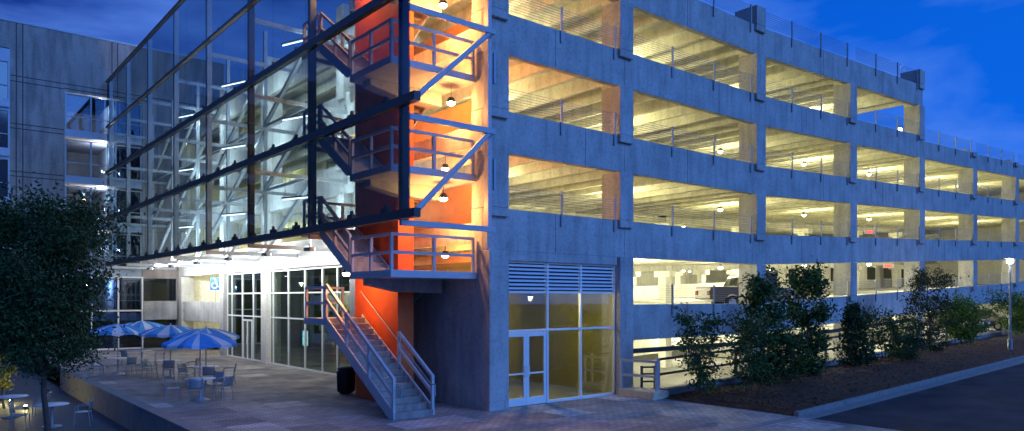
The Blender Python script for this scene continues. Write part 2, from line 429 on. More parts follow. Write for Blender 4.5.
# inner walls: back wall and light walls
for k in range(5):
    z0 = [-1.0, *FL][k]; z1 = FL[k] - .11 if k < 4 else 15.09
    x1 = 68 if k < 4 else 33
    b = MB()
    hh = z1 - z0 if k < 4 else 1.0
    b.box(1.3, 15.35, 36.6, 36.9, z0, z0 + hh).box(15.36, x1, 36.6, 36.9, z0, z0 + hh, 0, sl(15.36), sl(x1))
    if k in (0,):
        b.box(6.8, 15.35, 16.0, 16.25, z0, z1 - .6).box(15.36, x1, 16.0, 16.25, z0, z1 - .6, 0, 0, sl(x1))
    if k in (1,):
        x = 37.5
        while x < 68:
            b.box(x, x + 1.6, 14.0, 14.25, z0, z1 - .6, 0, sl(x), sl(x)); b.box(x + 1.6, x + 3.6, 14.0, 14.25, z0, z0 + .8, 0, sl(x), sl(x)); x += 3.6
        b.box(37.5, 68, 14.02, 14.23, z0 + 2.0, z1 - .55, 0, sl(37.5), sl(68))
    b.build('inner_wall', M['white_wall'], G)
MB().box(68.6, 68.8, .3, 36.9, -1.0, 14.5).build('inner_wall', M['white_wall'], G)
b = MB(); b.box(1.0, 1.3, 37.0, 37.2, 0, 15.6); b.build('inner_wall', M['concin'], G)
x = 37.5 + 1.62
while x < 66:
    MB().box(x, x + 1.96, 14.1, 14.14, 2.83 + .81, 2.83 + 2.02, 0, sl(x), sl(x)).build('window', M['darkglass'], G); x += 3.6  # dark panes put the darkness outside into the open wall gaps
for b_i in range(1, 4): MB().box(PX[b_i] + .38, PX[b_i + 1] - .38, .3, .4, 1.42, 1.6, 0, sl(PX[b_i]), sl(PX[b_i + 1])).build('bumper_beam', M['darksteel'], G)
# a low parapet between ramps that the camera sees through the second storey
for k in range(1, 5):
    z0 = FL[k - 1]; x1 = 60 if k < 4 else 33
    MB().box(3, 15.35, 18.2, 18.4, z0, z0 + 1.05).box(15.36, x1, 18.2, 18.4, z0, z0 + 1.05, 0, sl(15.36), sl(x1)).build('ramp_parapet', M['white_wall'], G)
for z in (2.84, 5.91, 9.03, 12.15): MB().box(2.4, 2.6, 3.2, 9.2, z, z + (2.4 if z < 3 else 1.9)).build('light_catch_wall', M['litorange'], G)  # walls added to catch the warm lamplight, its orange put into their colour
# cable rails in the openings
def cable_rail(x0, x1, z, y, nposts, first, step, along='x', d0=0, d1=0):
    def P(u, h): return (u, y, h + d0 + (d1 - d0) * (u - x0) / (x1 - x0)) if along == 'x' else (y, u, h)
    b = MB()
    for j in range(8): h = z + .09 + j * .088; b.bar(P(x0, h), P(x1, h), .013)
    o = b.build('cable_rail', M['cable'], G)
    for j in range(nposts):
        u = x0 + first + j * step
        if u > x1: break
        MB().bar(P(u, z - .42), P(u, z + .78), .075, .05).build('post', M['railpost'], o)
for b_i in range(len(PX) - 1):
    x0, x1 = PX[b_i] + .37, PX[b_i + 1] - .37
    for k in range(5):
        if k == 4 and b_i >= 4: continue
        if k == 0 and b_i == 0: continue
        z = SILL[k] if k < 4 else ROOF
        if k == 3 and b_i >= 4: z -= .28
        if b_i == 0: cable_rail(x0, x1, z, -.04, 2, 2.4, 2.65, d0=sl(x0), d1=sl(x1))
        elif b_i < 6: cable_rail(x0, x1, z, -.04, 3, 2.4, 2.75, d0=sl(x0), d1=sl(x1))
        else: cable_rail(x0, x1, z, -.04, 2, 2.4, 2.75, d0=sl(x0), d1=sl(x1))
# west side
WP = [11.8, 20.8, 27.6, 36.4]
for k in range(5):
    z0, z1 = SOFF[k], (SILL[k] if k < 4 else ROOF)
    spans = [(9.2, 11.8), (11.8, 20.8), (20.8, 27.6), (27.6, 36.9)]
    for (a, b_) in spans:
        if k == 0 and b_ < 28: continue
        MB().box(1.0, 1.26, a + .006, b_ - .006, z0, z1).build('spandrel', M['conc'], G, bevel=.012)
for y in WP:
    if y > 12: MB().box(.86, 1.7, y - .35, y + .35, -.3, 5.0).build('pier', M['white_wall'] if y < 27 else M['conc'], G, bevel=.015)
    for k in range(1, 4): MB().box(.87, 1.8, y - .35, y + .35, SILL[k] - .25, SOFF[k + 1]).build('pier', M['conc'], G, bevel=.015)
    MB().box(.87, 1.8, y - .35, y + .35, ROOF - .25, ROOF + .85).build('pier', M['conc'], G, bevel=.015)
# closed ground wall beside the stair and its upper edge beams
MB().box(.02, .3, .81, 9.19, -.3, 4.3).build('stair_side_wall', M['conc'], G)
MB().box(.3, 2.4, 9.2, 9.4, -.3, 14.9).build('stair_side_wall', M['concin'], G)
for z in [*FL[1:], 15.2]:
    MB().box(.02, .098, .81, 9.19, z - .62, z + .02).build('edge_beam', M['concin'], G)
MB().box(.0, .3, .81, 9.19, 15.22, 16.0).build('edge_beam', M['conc'], G)
# corner pier conduit boxes
for z in (6.9, 10.2, 13.2): MB().box(.13, .2, -.19, -.132, z, z + .95).build('conduit', M['blind'], G)

MB().box(.79, 5.99, .004, .26, 4.724, 5.018).build('spandrel', M['conc'], G)
# front entrance glazing
fz = empty('entrance_glazing', (0, 0, 0)); fz.parent = G
V = [.80, 2.66, 4.24, 5.98]
b = MB()
for i, x in enumerate(V): b.box(x - .04 if i else x, x + .04 if i < 3 else x, .1, .2, 0, 4.72)
for z in (2.42, 3.68, 4.66):
    for i in range(3): b.box(V[i] + .041, V[i+1] - .041, .11, .19, z, z + .07)
for i in (1, 2): b.box(V[i] + .041, V[i+1] - .041, .11, .19, 0, .09)
b.build('frame', M['alu'], fz)
for i in range(3):
    MB().box(V[i] + .042, V[i+1] - .042, .145, .155, 2.491, 3.678).build('pane', M['shopglass'], fz)
    if i: MB().box(V[i] + .042, V[i+1] - .042, .145, .155, .092, 2.418).build('pane', M['shopglass'], fz)
    b = MB()
    for j in range(7):
        z = 3.80 + j * .124
        b.prism([(.10, z - .0), (.19, z + .055), (.19, z + .08), (.10, z + .055)], 'x', V[i] + .042, V[i+1] - .042)
    b.box(V[i] + .042, V[i+1] - .042, .21, .22, 3.75, 4.66, 1)
    b.build('louver', [M['louver'], M['black']], fz)
for i, (x0, x1) in enumerate(((.85, 1.725), (1.735, 2.61))):
    b = MB(); b.box(x0, x0 + .11, .12, .18, .01, 2.40).box(x1 - .11, x1, .12, .18, .01, 2.40)
    b.box(x0 + .111, x1 - .111, .12, .18, 2.26, 2.40).box(x0 + .111, x1 - .111, .12, .18, .01, .26).box(x0 + .111, x1 - .111, .12, .18, 1.02, 1.07)
    b.box(x0 + .111, x1 - .111, .147, .153, .262, 2.258, 1)
    hx = x1 - .06 if i == 0 else x0 + .06
    b.tube((hx, .05, .95), (hx, .05, 1.3), .015).bar((hx, .05, .97), (hx, .125, .97), .02).bar((hx, .05, 1.28), (hx, .125, 1.28), .02)
    b.build('door', [M['alu'], M['shopglass']], fz)
# room behind it
b = MB(); b.box(.78, 6.7, 5.0, 5.15, 0, 4.7).box(6.2, 6.35, .8, 4.99, 0, 4.7).box(.31, .45, .8, 4.99, 0, 4.7).box(.3, 6.3, .3, 5.0, 4.55, 4.65)
b.build('entrance_room', M['room'], G)

# west storefront (x about 1.1)
wf = empty('storefront', (0, 0, 0)); wf.parent = G
def storefront(ys, z1, parent):
    b = MB(); X0, X1 = 1.08, 1.18
    for i, y in enumerate(ys): b.box(X0, X1, y - .035, y + .035, 0, z1)
    for z in (0, 2.45, 3.75, z1 - .07):
        for i in range(len(ys) - 1): b.box(X0 + .01, X1 - .01, ys[i] + .036, ys[i+1] - .036, z, z + .07)
    b.build('frame', M['alu'], parent)
    for i in range(len(ys) - 1):
        for za, zb in ((.071, 2.449), (2.521, 3.749), (3.821, z1 - .071)):
            MB().box(1.125, 1.135, ys[i] + .037, ys[i+1] - .037, za, zb).build('pane', M['shopglass'], parent)
storefront([9.6, 11.0, 12.5, 14.05, 16.0, 18.0, 20.0, 20.4], 4.98, wf)
storefront([21.2, 22.9, 24.65, 26.4, 27.2], 4.98, wf)
b = MB(); b.box(1.05, 1.11, 23.02, 23.12, .01, 2.3).box(1.05, 1.11, 24.42, 24.52, .01, 2.3).box(1.05, 1.11, 23.73, 23.81, .01, 2.3).box(1.05, 1.11, 23.12, 24.42, 2.2, 2.3)
b.tube((1.0, 23.68, .9), (1.0, 23.68, 1.4), .015); b.build('door', M['alu'], wf)
b = MB(); b.box(7.0, 7.2, 9.4, 27.5, 0, 4.9).box(1.3, 7.0, 27.3, 27.5, 0, 4.9).box(1.3, 7.0, 9.41, 9.55, 0, 4.9).box(1.3, 7.0, 9.4, 27.4, 4.93, 4.98)
b.build('shop_room', M['room'], G)
sheet('shop_floor', 1.3, 7.0, 5.0, 44, -.002, M['kerb'])
# display and counter seen inside
t = empty('display_screen', (2.0, 17.3, 0)); tag(t, 'upright lit blue and white display standing inside the glazed shop front', 'screen')
MB().box(-.35, .35, -.5, .5, 0, .95).build('cabinet', M['black'], t)
MB().box(-.3, -.2, -.42, .42, 1.0, 1.95).build('casing', M['black'], t); MB().box(-.215, -.2, -.3, .3, 1.1, 1.85).build('panel', M['screenblue'], t).location = (-.1, 0, 0)
t = MB().box(3.6, 4.4, 18.2, 20.2, 0, 1.15).build('counter', mat('varnished timber', (.35, .16, .05), .5, var=.2, scale=3)); tag(t, 'brown timber counter inside the shop front beside the lit display', 'counter')

# ------------------------------------------------------------ lamps of the garage
LAMPC = (.93, .88, .43)
ORD = ['first', 'second', 'third', 'fourth', 'fifth', 'sixth', 'seventh', 'eighth']
def lamp_thing(name, loc, housing, lens, e, color, label, cat='ceiling lamp', group=None, size=.12, drop=.22):
    t = empty(name, loc); tag(t, label, cat, group)
    MB().lathe((0, 0, 0), [(.001, .0), (.09, .0), (.14, -.1), (.15, -.15), (.001, -.15)], 12).tube((0, 0, 0), (0, 0, .5), .012, n=6).build('housing', housing, t)
    MB().lathe((0, 0, -.15), [(.13, 0), (.12, -.05), (.07, -.09), (.001, -.10)], 12).build('lens', lens, t)
    light('bulb', 'POINT', (0, 0, -drop - .08), e, color, size, t)
    return t
rows = [(5.0, 'front row'), (14.5, 'middle row'), (27.0, 'back row')]
for k in range(5):
    for b_i in range(7):
        if k == 4 and b_i > 3: continue
        if k == 0 and b_i == 0: continue
        for ri, (yy, rn) in enumerate(rows):
            x = (PX[b_i] + PX[b_i + 1]) / 2 + (.6 if ri else 0)
            if b_i == 0: x = 4.2
            if ri == 2 and (k > 1 or b_i == 0): continue
            z = ([*FL, 15.2][k]) + sl(x) - .75
            e = 680 if k else 1100
            if k == 1: e = 1150
            e *= rnd.uniform(.7, 1.2)
            if b_i == 0: e *= .45
            col = LAMPC if k > 1 else (.97, .95, .64)
            lamp_thing('ceiling_lamp', (x, yy, z), M['railpost'], M['lens'], e, col,
                       'round lamp under %s deck from the ground, %s bay from the corner, %s' % (ORD[k], ORD[b_i], rn), group='lamps inside the garage')
for yy in (30.0,):
    for k in range(5):
        x = 6; z = [*FL, 15.2][k] - .75
        lamp_thing('ceiling_lamp', (x, yy, z), M['railpost'], M['lens'], 800, LAMPC, 'round lamp under the %s garage deck near its far left end' % ORD[k], group='lamps inside the garage')
# roof lamp behind the right parapet
t = empty('roof_lamp', (37.9, 3.2, 13.0)); tag(t, 'short bright lamp post on the open roof deck at right', 'lamp post')
MB().tube((0, 0, 0), (0, 0, 1.9), .05).build('pole', M['railpost'], t); MB().lathe((0, 0, 1.9), [(.14, 0), (.16, .1), (.001, .2)], 12).build('lens', M['lenswhite'], t)
MB().lathe((0, 0, 2.1), [(.001, 0), (.2, .0), (.1, .08), (.001, .1)], 12).build('cap', M['darksteel'], t)
light('bulb', 'POINT', (0, 0, 1.7), 150, (.95, .95, 1), .15, t)
# entrance room lamp
lamp_thing('ceiling_lamp', (3.2, 1.6, 3.66), M['darksteel'], M['lensorange'], 1000, (1, .70, .38), 'glowing ceiling lamp behind the glass above the entrance doors', size=.07).scale = (.6, .6, .6)
for n, y in enumerate((13, 17.5, 24)): lamp_thing('ceiling_lamp', (4.4, y, 4.6), M['darksteel'], M['lens'], 60, (1, .85, .5), 'ceiling lamp inside the glazed shop front, %s from the staircase' % ORD[n], size=.08)

# ------------------------------------------------------------ exterior staircase
ST = empty('exterior_staircase', (-1.6, .4, 0)); tag(ST, 'grey steel switchback staircase climbing around the orange wall', 'staircase')
def rel(mb):  # world coordinates into the staircase frame
    mb.v = [(v[0] + 1.6, v[1] - .4, v[2]) for v in mb.v]; return mb
FAR = [2.83, 5.90, 9.02, 12.14, 15.2]; NEAR = [4.34, 7.42, 10.55, 13.65]
def flight(x0, x1, y0, y1, z0, z1):
    n = max(2, round((z1 - z0) / .178)); b = MB(); dy = (y1 - y0) / n; dz = (z1 - z0) / n
    for i in range(n):
        ya, yb = sorted((y0 + dy * i, y0 + dy * (i + 1) + dy * .12)); z = z0 + dz * (i + 1)
        b.box(x0 + .05, x1 - .05, ya, yb, z - .05, z)
        yr = y0 + dy * i; b.box(x0 + .05, x1 - .05, min(yr, yr + .012 * (1 if dy > 0 else -1)), max(yr, yr + .012 * (1 if dy > 0 else -1)), z - dz + .0, z - .051)
    o = rel(b).build('flight', M['dark_conc'], ST)
    b = MB()
    for x in (x0, x1 - .05): rel(MB().prism([(y0, z0 - .0), (y0, z0 + .22), (y1, z1 + .12), (y1, z1 - .28), (y0 + dy, z0 - .0 + .0)], 'x', x, x + .05)).build('stringer', M['bluesteel'], o)
    return o
def rail(pts, name='railing', posts=True, h=1.05, mids=(.52,), w=.085, extra=None):
    b = MB()
    for a, c in zip(pts, pts[1:]):
        for hh in (h, *mids): b.bar(Vector(a) + Vector((0, 0, hh)), Vector(c) + Vector((0, 0, hh)), w, w)
    o = rel(b).build(name, M['bluesteel'], ST)
    if posts:
        done = set()
        for a, c in zip(pts, pts[1:]):
            a = Vector(a); c = Vector(c); n = max(1, round((c - a).length / 1.6))
            for i in range(n + 1):
                p = a.lerp(c, i / n); key = (round(p.x, 1), round(p.y, 1), round(p.z, 1))
                if key in done: continue
                done.add(key)
                rel(MB().box(p.x - .042, p.x + .042, p.y - .042, p.y + .042, p.z - .1, p.z + h + .04)).build('post', M['bluesteel'], o)
    return o
XO0, XO1, XI0, XI1 = -3.1, -1.68, -.97, -.03
flight(XO0, XO1, .4, 4.9, 0, FAR[0])
def landing(x0, x1, y0, y1, z, far=True):
    rel(MB().box(x0, x1, y0, y1, z - .22, z)).build('landing', M['bluesteel' if not far else 'bluesteel'], ST, bevel=.01)
for k, z in enumerate(FAR): landing(XO0 - .03, .0 if k else -.03, 5.32 if k else 4.92, 6.7 if k else 6.5, z - .003)
for k, z in enumerate(NEAR):
    landing(XO0 - .03, -.03, .5, 3.05, z)
    rel(MB().prism([(XO0 + .25, z - .222), (XO0 + .25, z - .42), (XO0 + 1.3, z - .62), (-.2, z - .66), (-.2, z - .222)], 'y', 2.2, 2.7)).build('girder', M['conc'], ST, bevel=.01)
    flight(XI0, XI1, 5.3, 3.07, FAR[k], z)
    flight(XO0, XO1, 3.07, 5.3, z, FAR[k + 1])
    e = .04
    rail([(-.12, .58, z), (XO0 + e, .58, z), (XO0 + e, 3.0, z)])
    rail([(XO0 + e, 3.15, z + .1), (XO0 + e, 5.25, FAR[k + 1])])
    rail([(XO0 + e, 5.4, FAR[k + 1]), (XO0 + e, 6.62, FAR[k + 1]), (-.1, 6.62, FAR[k + 1])])
rail([(XO0 + .04, .46, .12), (XO0 + .04, 4.85, FAR[0] + .08)], mids=(.55,))
rail([(XO1 - .04, .46, .12), (XO1 - .04, 2.4, 1.36)], mids=(.55,))
rail([(XO0 + .04, 4.98, FAR[0]), (XO0 + .04, 6.42, FAR[0]), (XO1, 6.42, FAR[0])])
b = MB()
for x in (XO0 + .13, XO1 - .13):
    ye, ze = (4.8, FAR[0] + .02)
    b.tube((x, .42, .95), (x, ye, ze + .9), .022).tube((x, .42, .95), (x, .18, .95), .022).tube((x, .18, .95), (x, .18, .6), .022)
rel(b).build('handrail', M['railpost'], ST)
# spine wall
sp = MB().box(-1.6, -1.0, 2.66, 5.62, 0, 17.2).build('stair_core_wall', M['orange'], None, bevel=.01)
tag(sp, 'tall orange painted wall rising between the flights of the staircase', 'wall')
# warm stair lamps
for (x, y, z, e, what) in ((-.75, 1.3, 6.85, 330, 'second from the ground'), (-.45, 1.3, 9.95, 330, 'third from the ground, nearest the pier'), (-.7, 1.4, 13.05, 420, 'fourth from the ground'), (-2.4, 4.4, 14.6, 300, 'highest and nearest the glass'), (-2.6, 4.3, 4.5, 130, 'lowest, added to light the orange wall')):  # the lowest lamp is added to brighten the orange wall
    lamp_thing('stair_lamp', (x, y, z), M['darksteel'], M['lensorange'], e * 1.15, (1, .42, .11), 'warm orange lamp in the open staircase, %s' % what, 'stair lamp', 'warm lamps on the staircase')
light('bulb', 'POINT', (-.6, 4.6, 9.7), 700, (1, .55, .22), .15); 
for k, z in enumerate((5.2, 8.3, 11.4, 14.5)): lamp_thing('stair_lamp', (.9, 3.6, z), M['darksteel'], M['lensorange'], 260, (1, .44, .12), 'added warm lamp under the %s slab beside the staircase, behind the pier' % ORD[k + 1], 'stair lamp', 'warm lamps on the staircase')  # extra lamps added to brighten the recess and landing undersides

# ------------------------------------------------------------ glass screen
GS = empty('glass_screen', (-3.44, -1.1, 5.8)); tag(GS, 'huge tinted glass screen on steel struts in front of the garage side', 'glass screen')
def relg(mb): mb.v = [(v[0] + 3.44, v[1] + 1.1, v[2] - 5.8) for v in mb.v]; return mb
SY = [-.38, 5.6, 11.35, 16.7, 22.0, 27.3, 32.6, 37.7]; BZ = [5.8, 8.9, 12.0, 15.1, 18.2]
for j, z in enumerate(BZ):
    th = .12 if j < 3 else .055
    relg(MB().box(-3.56, -3.36, -1.45, 37.7, z - th, z + th)).build('edge_beam', M['darksteel'], GS)
for i, y in enumerate(SY):
    relg(MB().box(-3.34, -3.12, y - .11, y + .11, 5.7, 18.3)).build('post', M['darksteel'] if i < 3 else M['screensteel'], GS)
ys = [-1.05] + SY[0:]
for i in range(len(SY)):
    ya = -1.09 if i == 0 else SY[i] + .0; yb = SY[i + 1] if i + 1 < len(SY) else 37.9
    if i == 0: ya = -1.09
    for j in range(4):
        if i + 1 >= len(SY): continue
        ym = (ya + yb) / 2
        for a, c in ((ya, ym), (ym, yb)):
            relg(MB().box(-3.47, -3.455, a + .006, c - .006, BZ[j] + .125, BZ[j + 1] - .125)).build('pane', M['glass'], GS)
# small clamps under every beam
for j, z in enumerate(BZ[:-1]):
    b = MB()
    for n in range(18): y = .4 + n * 2.1; b.box(-3.34, -3.18, y, y + .32, z + .125, z + .30).box(-3.30, -3.22, y + .1, y + .2, z + .3, z + .42)
    relg(b).build('fixing', M['black'], GS)
# struts to the facade and diagonal braces
for i, y in enumerate(SY):
    xe = -.0 if y < 8 else .98
    for z in (5.62, 8.62, 11.68, 14.75):
        if z == 5.62 and i not in (0, 1, 2, 3, 4, 5, 6, 7): continue
        relg(MB().bar((-3.34, y, z), (xe, y, z), .12, .16)).build('strut', M['bluesteel'] if i == 0 else M['screensteel'], GS)
    if i == 0:
        for z in (8.62, 11.68, 14.75): relg(MB().tube((-3.44, -1.3, z - 2.8), (-.1, -.3, z), .085, n=10)).build('brace', M['bluesteel'], GS)
    if i > 1:
        relg(MB().box(-.68, -.52, y - .08, y + .08, 5.62, 16.4)).build('inner_post', M['screensteel'], GS)
        if i < 7:
            for j, z in enumerate((5.7, 8.7, 11.8)):
                relg(MB().bar((-.6, SY[i + 1] - .1, z + .1), (-.6, y + .1, z + 2.85), .15, .17)).build('brace', M['screensteel'], GS)
                relg(MB().bar((-.6, y + .1, z), (-.6, SY[i + 1] - .1, z), .09, .12)).build('strut', M['screensteel'], GS)
# outrigger to the corner pier at top
relg(MB().bar((-.09, -.16, 5.6), (-.09, -.16, 15.4), .14, .2)).build('wall_post', M['bluesteel'], GS)
relg(MB().bar((-3.34, -.38, 17.9), (-.05, -.38, 17.9), .12, .16)).build('strut', M['screensteel'], GS)
# linear lamps between screen and facade
sto = ['lowest', 'second', 'third', 'top']
for k, z in enumerate((7.6, 10.9, 14.0)):
    for n, y in enumerate((10.6, 18.2, 26.5)):
        t = empty('tube_lamp', (-1.6, y, z), R(20)); tag(t, 'long white tube lamp behind the glass screen, %s row, %s from the staircase' % (sto[k], ORD[n]), 'tube lamp', 'tube lamps behind the glass screen')
        MB().box(-.05, .05, -.9, .9, .03, .09).tube((0, -.7, .1), (0, -.7, .9), .012, n=6).tube((0, .7, .1), (0, .7, .9), .012, n=6).build('housing', M['railpost'], t)
        MB().tube((0, -.85, 0), (0, .85, 0), .022).build('tube', M['tube'], t)
        light('glow', 'AREA', (1.25, 0, -.1), 130, (.86, .95, .93), .15, t, (0, R(-90), 0), 1.4); light('glow', 'AREA', (.1, 0, -.1), 150, (.86, .95, .95), .15, t, (0, R(-75), 0), 1.4)
# bright white floods below the screen
for n, y in enumerate((8.8, 13.2, 18.0, 23.0, 28.0, 33.0)):
    fe = (120, 200, 280, 420, 560, 560)[n]
    t = empty('flood_lamp', (-1.9, y, 5.35)); tag(t, 'white flood lamp under the lower edge of the glass screen, %s from the staircase' % ORD[n], 'flood lamp', 'flood lamps below the glass screen')
    MB().box(-.1, .1, -.3, .3, 0, .12).tube((0, 0, .12), (0, 0, .27), .02).build('housing', M['railpost'], t); MB().box(.102, .115, -.28, .28, .01, .11).build('lens', M['lenswhite'], t)
    light('bulb', 'AREA', (.25, 0, .1), fe, (.93, .97, 1), .3, t, (0, R(-112), 0), 1.8)
for (y, z, w) in ((14.2, 9.08, 'middle'), (5.2, 6.0, 'lower')):
    t = empty('red_lamp', (-3.05, y, z)); tag(t, 'tiny red indicator lamp on the %s beam of the glass screen' % w, 'indicator lamp')
    MB().box(-.05, .05, -.05, .05, 0, .06).build('housing', M['black'], t); MB().lathe((0, 0, .06), [(.06, 0), (.06, .06), (.001, .1)], 10).build('lens', M['red'], t)

# ------------------------------------------------------------ neighbouring building
TB = 38.0
NB = empty('concrete_building', (-20, TB, 0)); tag(NB, 'tall grey panelled concrete building behind the trees and glass screen', 'building')
def reln(mb): mb.v = [(v[0] + 20, v[1] - TB, v[2]) for v in mb.v]; return mb
b = MB(); HT = 21.1
b.box(-8.9, -5.9, TB, TB + .4, -1, HT).box(-5.9, -1.2, TB, TB + .4, 17.2, HT).box(-1.2, 4.4, TB, TB + .4, -1, HT)
b.box(-60, -8.9, TB, TB + .4, 19.4, HT + .001).box(-60, -14.5, TB + .01, TB + .4, -1, 19.4)
b.box(4.1, 4.4, TB + .4, TB + 20, -1, HT).box(-60, 4.4, TB + 20, TB + 20.3, -1, HT).box(-60, 4.1, TB + .4, TB + 20, HT - .3, HT - .02)
reln(b).build('wall', M['dark_conc'], NB)
b = MB()
for x in (-8.55, -8.2, -3.1, -2.75): b.box(x - .03, x + .03, TB - .004, TB + .01, 17.25 if x > -4 else 0, HT)
for z in (17.35, 17.7, 14.35, 14.65, 11.3, 11.6, 8.2, 8.5): b.box(-8.88, -5.95, TB - .006, TB + .01, z - .03, z + .03); 
for z in (17.4, 17.7): b.box(-5.93, 4.3, TB - .006, TB + .01, z - .03, z + .03)
reln(b).build('panel_joint', M['joint'], NB)
b = MB(); b.box(-60, 4.45, TB - .05, TB + .45, HT + .004, HT + .12); reln(b).build('coping', M['blind'], NB)
def bands(xa, xb, rows, xs, yy, lit):
    for (z0, z1) in rows:
        b = MB(); b.box(xa, xb, yy - .06, yy + .1, z0 - .5, z0)
        for x in xs: b.box(x - .045, x + .045, yy - .06, yy + .06, z0 + .002, z1 - .002)
        b.box(xa, xb, yy - .05, yy + .05, z1 - .06, z1 - .003); b.box(xa + .1, xb - .1, yy - .03, yy + .03, z0 + .85, z0 + .9)
        w = reln(b).build('window', M['blind'], NB)
        reln(MB().box(xa + .02, xb - .02, yy + .062, yy + .072, z0 + .002, z1 - .07)).build('pane', M['farglass'] if lit else M['darkglass'], w)
rows = [(14.75 - 3.07 * i, 17.15 - 3.07 * i) for i in range(5)]
bands(-5.88, -1.22, rows, [-5.83, -4.35, -2.85, -1.27], TB + .1, True)
bands(-14.45, -8.95, [(16.0 - 3.07 * i, 18.4 - 3.07 * i) for i in range(6)], [-14.4, -11.5, -9.0], TB - .6, False)
b = MB(); b.box(-14.5, -8.93, TB - .5, TB - .02, -1, 19.2); reln(b).build('bay', M['blind'], NB)
# floors and stair room behind the lit windows
b = MB()
for z0, z1 in rows: b.box(-5.85, -1.25, TB + .4, TB + 6, z0 - .5, z0 - .1)

reln(b).build('inner_floor', M['dark_conc'], NB); reln(MB().box(-2.9, -2.7, TB + .55, TB + 6, 0, 17.2)).build('inner_wall', M['white_wall'], NB); reln(MB().box(-5.85, -2.41, TB + 6, TB + 6.2, 0, 17.2)).build('inner_wall', M['dark_conc'], NB)
for i, (z0, z1) in enumerate(rows): light('bulb', 'POINT', (-3.5, TB + 1.6, z1 - .5), 330, (.86, .9, 1), .12)
# ground glazing facing the camera at the end of the plaza
b = MB()
for x in (-6.0, -4.4, -2.8, -1.3): b.box(x - .05, x + .05, TB - .5, TB - .38, 0, 5.0)
for z in (0, 2.6, 4.9): b.box(-6.0, -1.3, TB - .49, TB - .39, z, z + .1)
w = reln(b).build('window', M['alu'], NB); reln(MB().box(-5.98, -1.32, TB - .45, TB - .44, .1, 4.9)).build('pane', M['farglass'], w)
reln(MB().box(-1.2, 1.0, TB - .45, TB - .1, 2.0, 3.3)).build('wall', M['conc'], NB)
for z0, z1 in ((3.35, 4.9), (.02, 1.95)): reln(MB().box(-1.19, .98, TB - .09, TB - .06, z0, z1)).build('window', M['darkglass'], NB)  # dark panels stand in for shaded openings, the shade put into colour

# ------------------------------------------------------------ vehicles
def car(loc, rz, color, label, kind='sedan', name='parked_car'):
    pm = mat('car paint', color, .28, .35, spec=.6)
    t = empty(name, loc, rz); tag(t, label, 'car')
    Lh, Wd = (4.6, 1.8)
    if kind == 'sedan': low = [(-2.3,.35),(-2.3,.75),(-2.2,.93),(-.95,1.0),(1.5,1.0),(2.2,.95),(2.3,.7),(2.3,.35)]; roof = [(-.95,.98),(-.35,1.42),(.75,1.46),(1.55,1.0)]
    elif kind == 'pickup': low = [(-2.55,.42),(-2.6,.85),(-2.45,1.02),(-1.05,1.1),(2.6,1.12),(2.65,.5)]; roof = [(-1.05,1.08),(-.5,1.62),(.9,1.64),(1.15,1.1)]
    else: low = [(-2.3,.42),(-2.35,.85),(-2.2,1.02),(-1.0,1.1),(2.25,1.12),(2.35,.5)]; roof = [(-1.0,1.08),(-.45,1.66),(1.8,1.68),(2.25,1.12)]
    # body with wheel arches cut into the sill line
    arch = []
    for cx in (-1.42, 1.42):
        arch.append([(cx - .42 * math.cos(a), .33 + .42 * math.sin(a)) for a in [math.pi * q / 8 for q in range(9)]])
    poly = low[:]
    bottom = list(reversed([p for a in arch for p in a]))
    poly = poly + bottom
    bm = MB(); bm.prism(poly, 'y', -Wd/2, Wd/2); bd = bm.build('body', pm, t, bevel=.04)
    b = MB(); n = len(roof)
    vs = [(x, -Wd/2 + .06 + (.16 if z > 1.2 else 0), z) for x, z in roof] + [(x, Wd/2 - .06 - (.16 if z > 1.2 else 0), z) for x, z in roof]
    b.add(vs, [(i, (i+1) % n, n + (i+1) % n, n + i) for i in range(n)] + [tuple(range(n))[::-1], tuple(range(n, 2*n))])
    b.build('cabin', pm, t, bevel=.05)
    # side and end windows, a few mm proud of the cabin
    g = MB()
    for s_ in (-1, 1):
        def q(u, v):
            a = Vector(roof[0]).lerp(Vector(roof[3]), u); c = Vector(roof[1]).lerp(Vector(roof[2]), u); p = a.lerp(c, v)
            y = (Wd/2 - .06) - .16 * v + .006; return (p.x, s_ * y, p.y)
        for u0, u1 in ((.07, .46), (.52, .92)): g.add([q(u0, .16), q(u1, .16), q(u1, .86), q(u0, .86)], [(0,1,2,3)])
    def e(a, c, u, sgn):
        p = Vector(a).lerp(Vector(c), u); return p
    for a, c, sg in ((roof[0], roof[1], -1), (roof[3], roof[2], 1)):
        vs = []
        for u, wv in ((.12, Wd/2 - .2), (.88, Wd/2 - .34)):
            p = Vector(a).lerp(Vector(c), u)
            for s_ in (-1, 1): vs.append((p.x + sg * .012, s_ * wv, p.y + .012))
        g.add(vs, [(0,1,3,2)])
    g.build('window', M['darkglass'], t)
    for cx in (-1.42, 1.42):
        for s_ in (-1, 1):
            y = s_ * (Wd/2 - .12)
            w = MB().tube((cx, y - .1, .33), (cx, y + .1, .33), .33, n=20).build('wheel', M['tyre'], t, bevel=.02)
            MB().tube((cx, y + s_ * .085, .33), (cx, y + s_ * .108, .33), .2, n=14).build('rim', M['rim'], w)
    for s_ in (-1, 1):
        MB().box(low[1][0] - .015, low[1][0] + .12, s_ * .62 - .18, s_ * .62 + .18, .68, .84).build('headlight', M['signwhite'], t)
        MB().box(low[-1][0] - .1, low[-1][0] + .012, s_ * .7 - .12, s_ * .7 + .12, .7, .92).build('tail_light', mat('tail lamp', (.3, .01, .01), .2), t)
        MB().box(-.78, -.62, s_ * .98 - .08, s_ * .98 + .08, 1.0, 1.12).build('mirror', pm, t)
    MB().box(low[0][0] - .05, low[0][0] + .1, -.8, .8, .4, .6).build('bumper', M['darksteel'] if kind != 'sedan' else pm, t, bevel=.02)
    return t
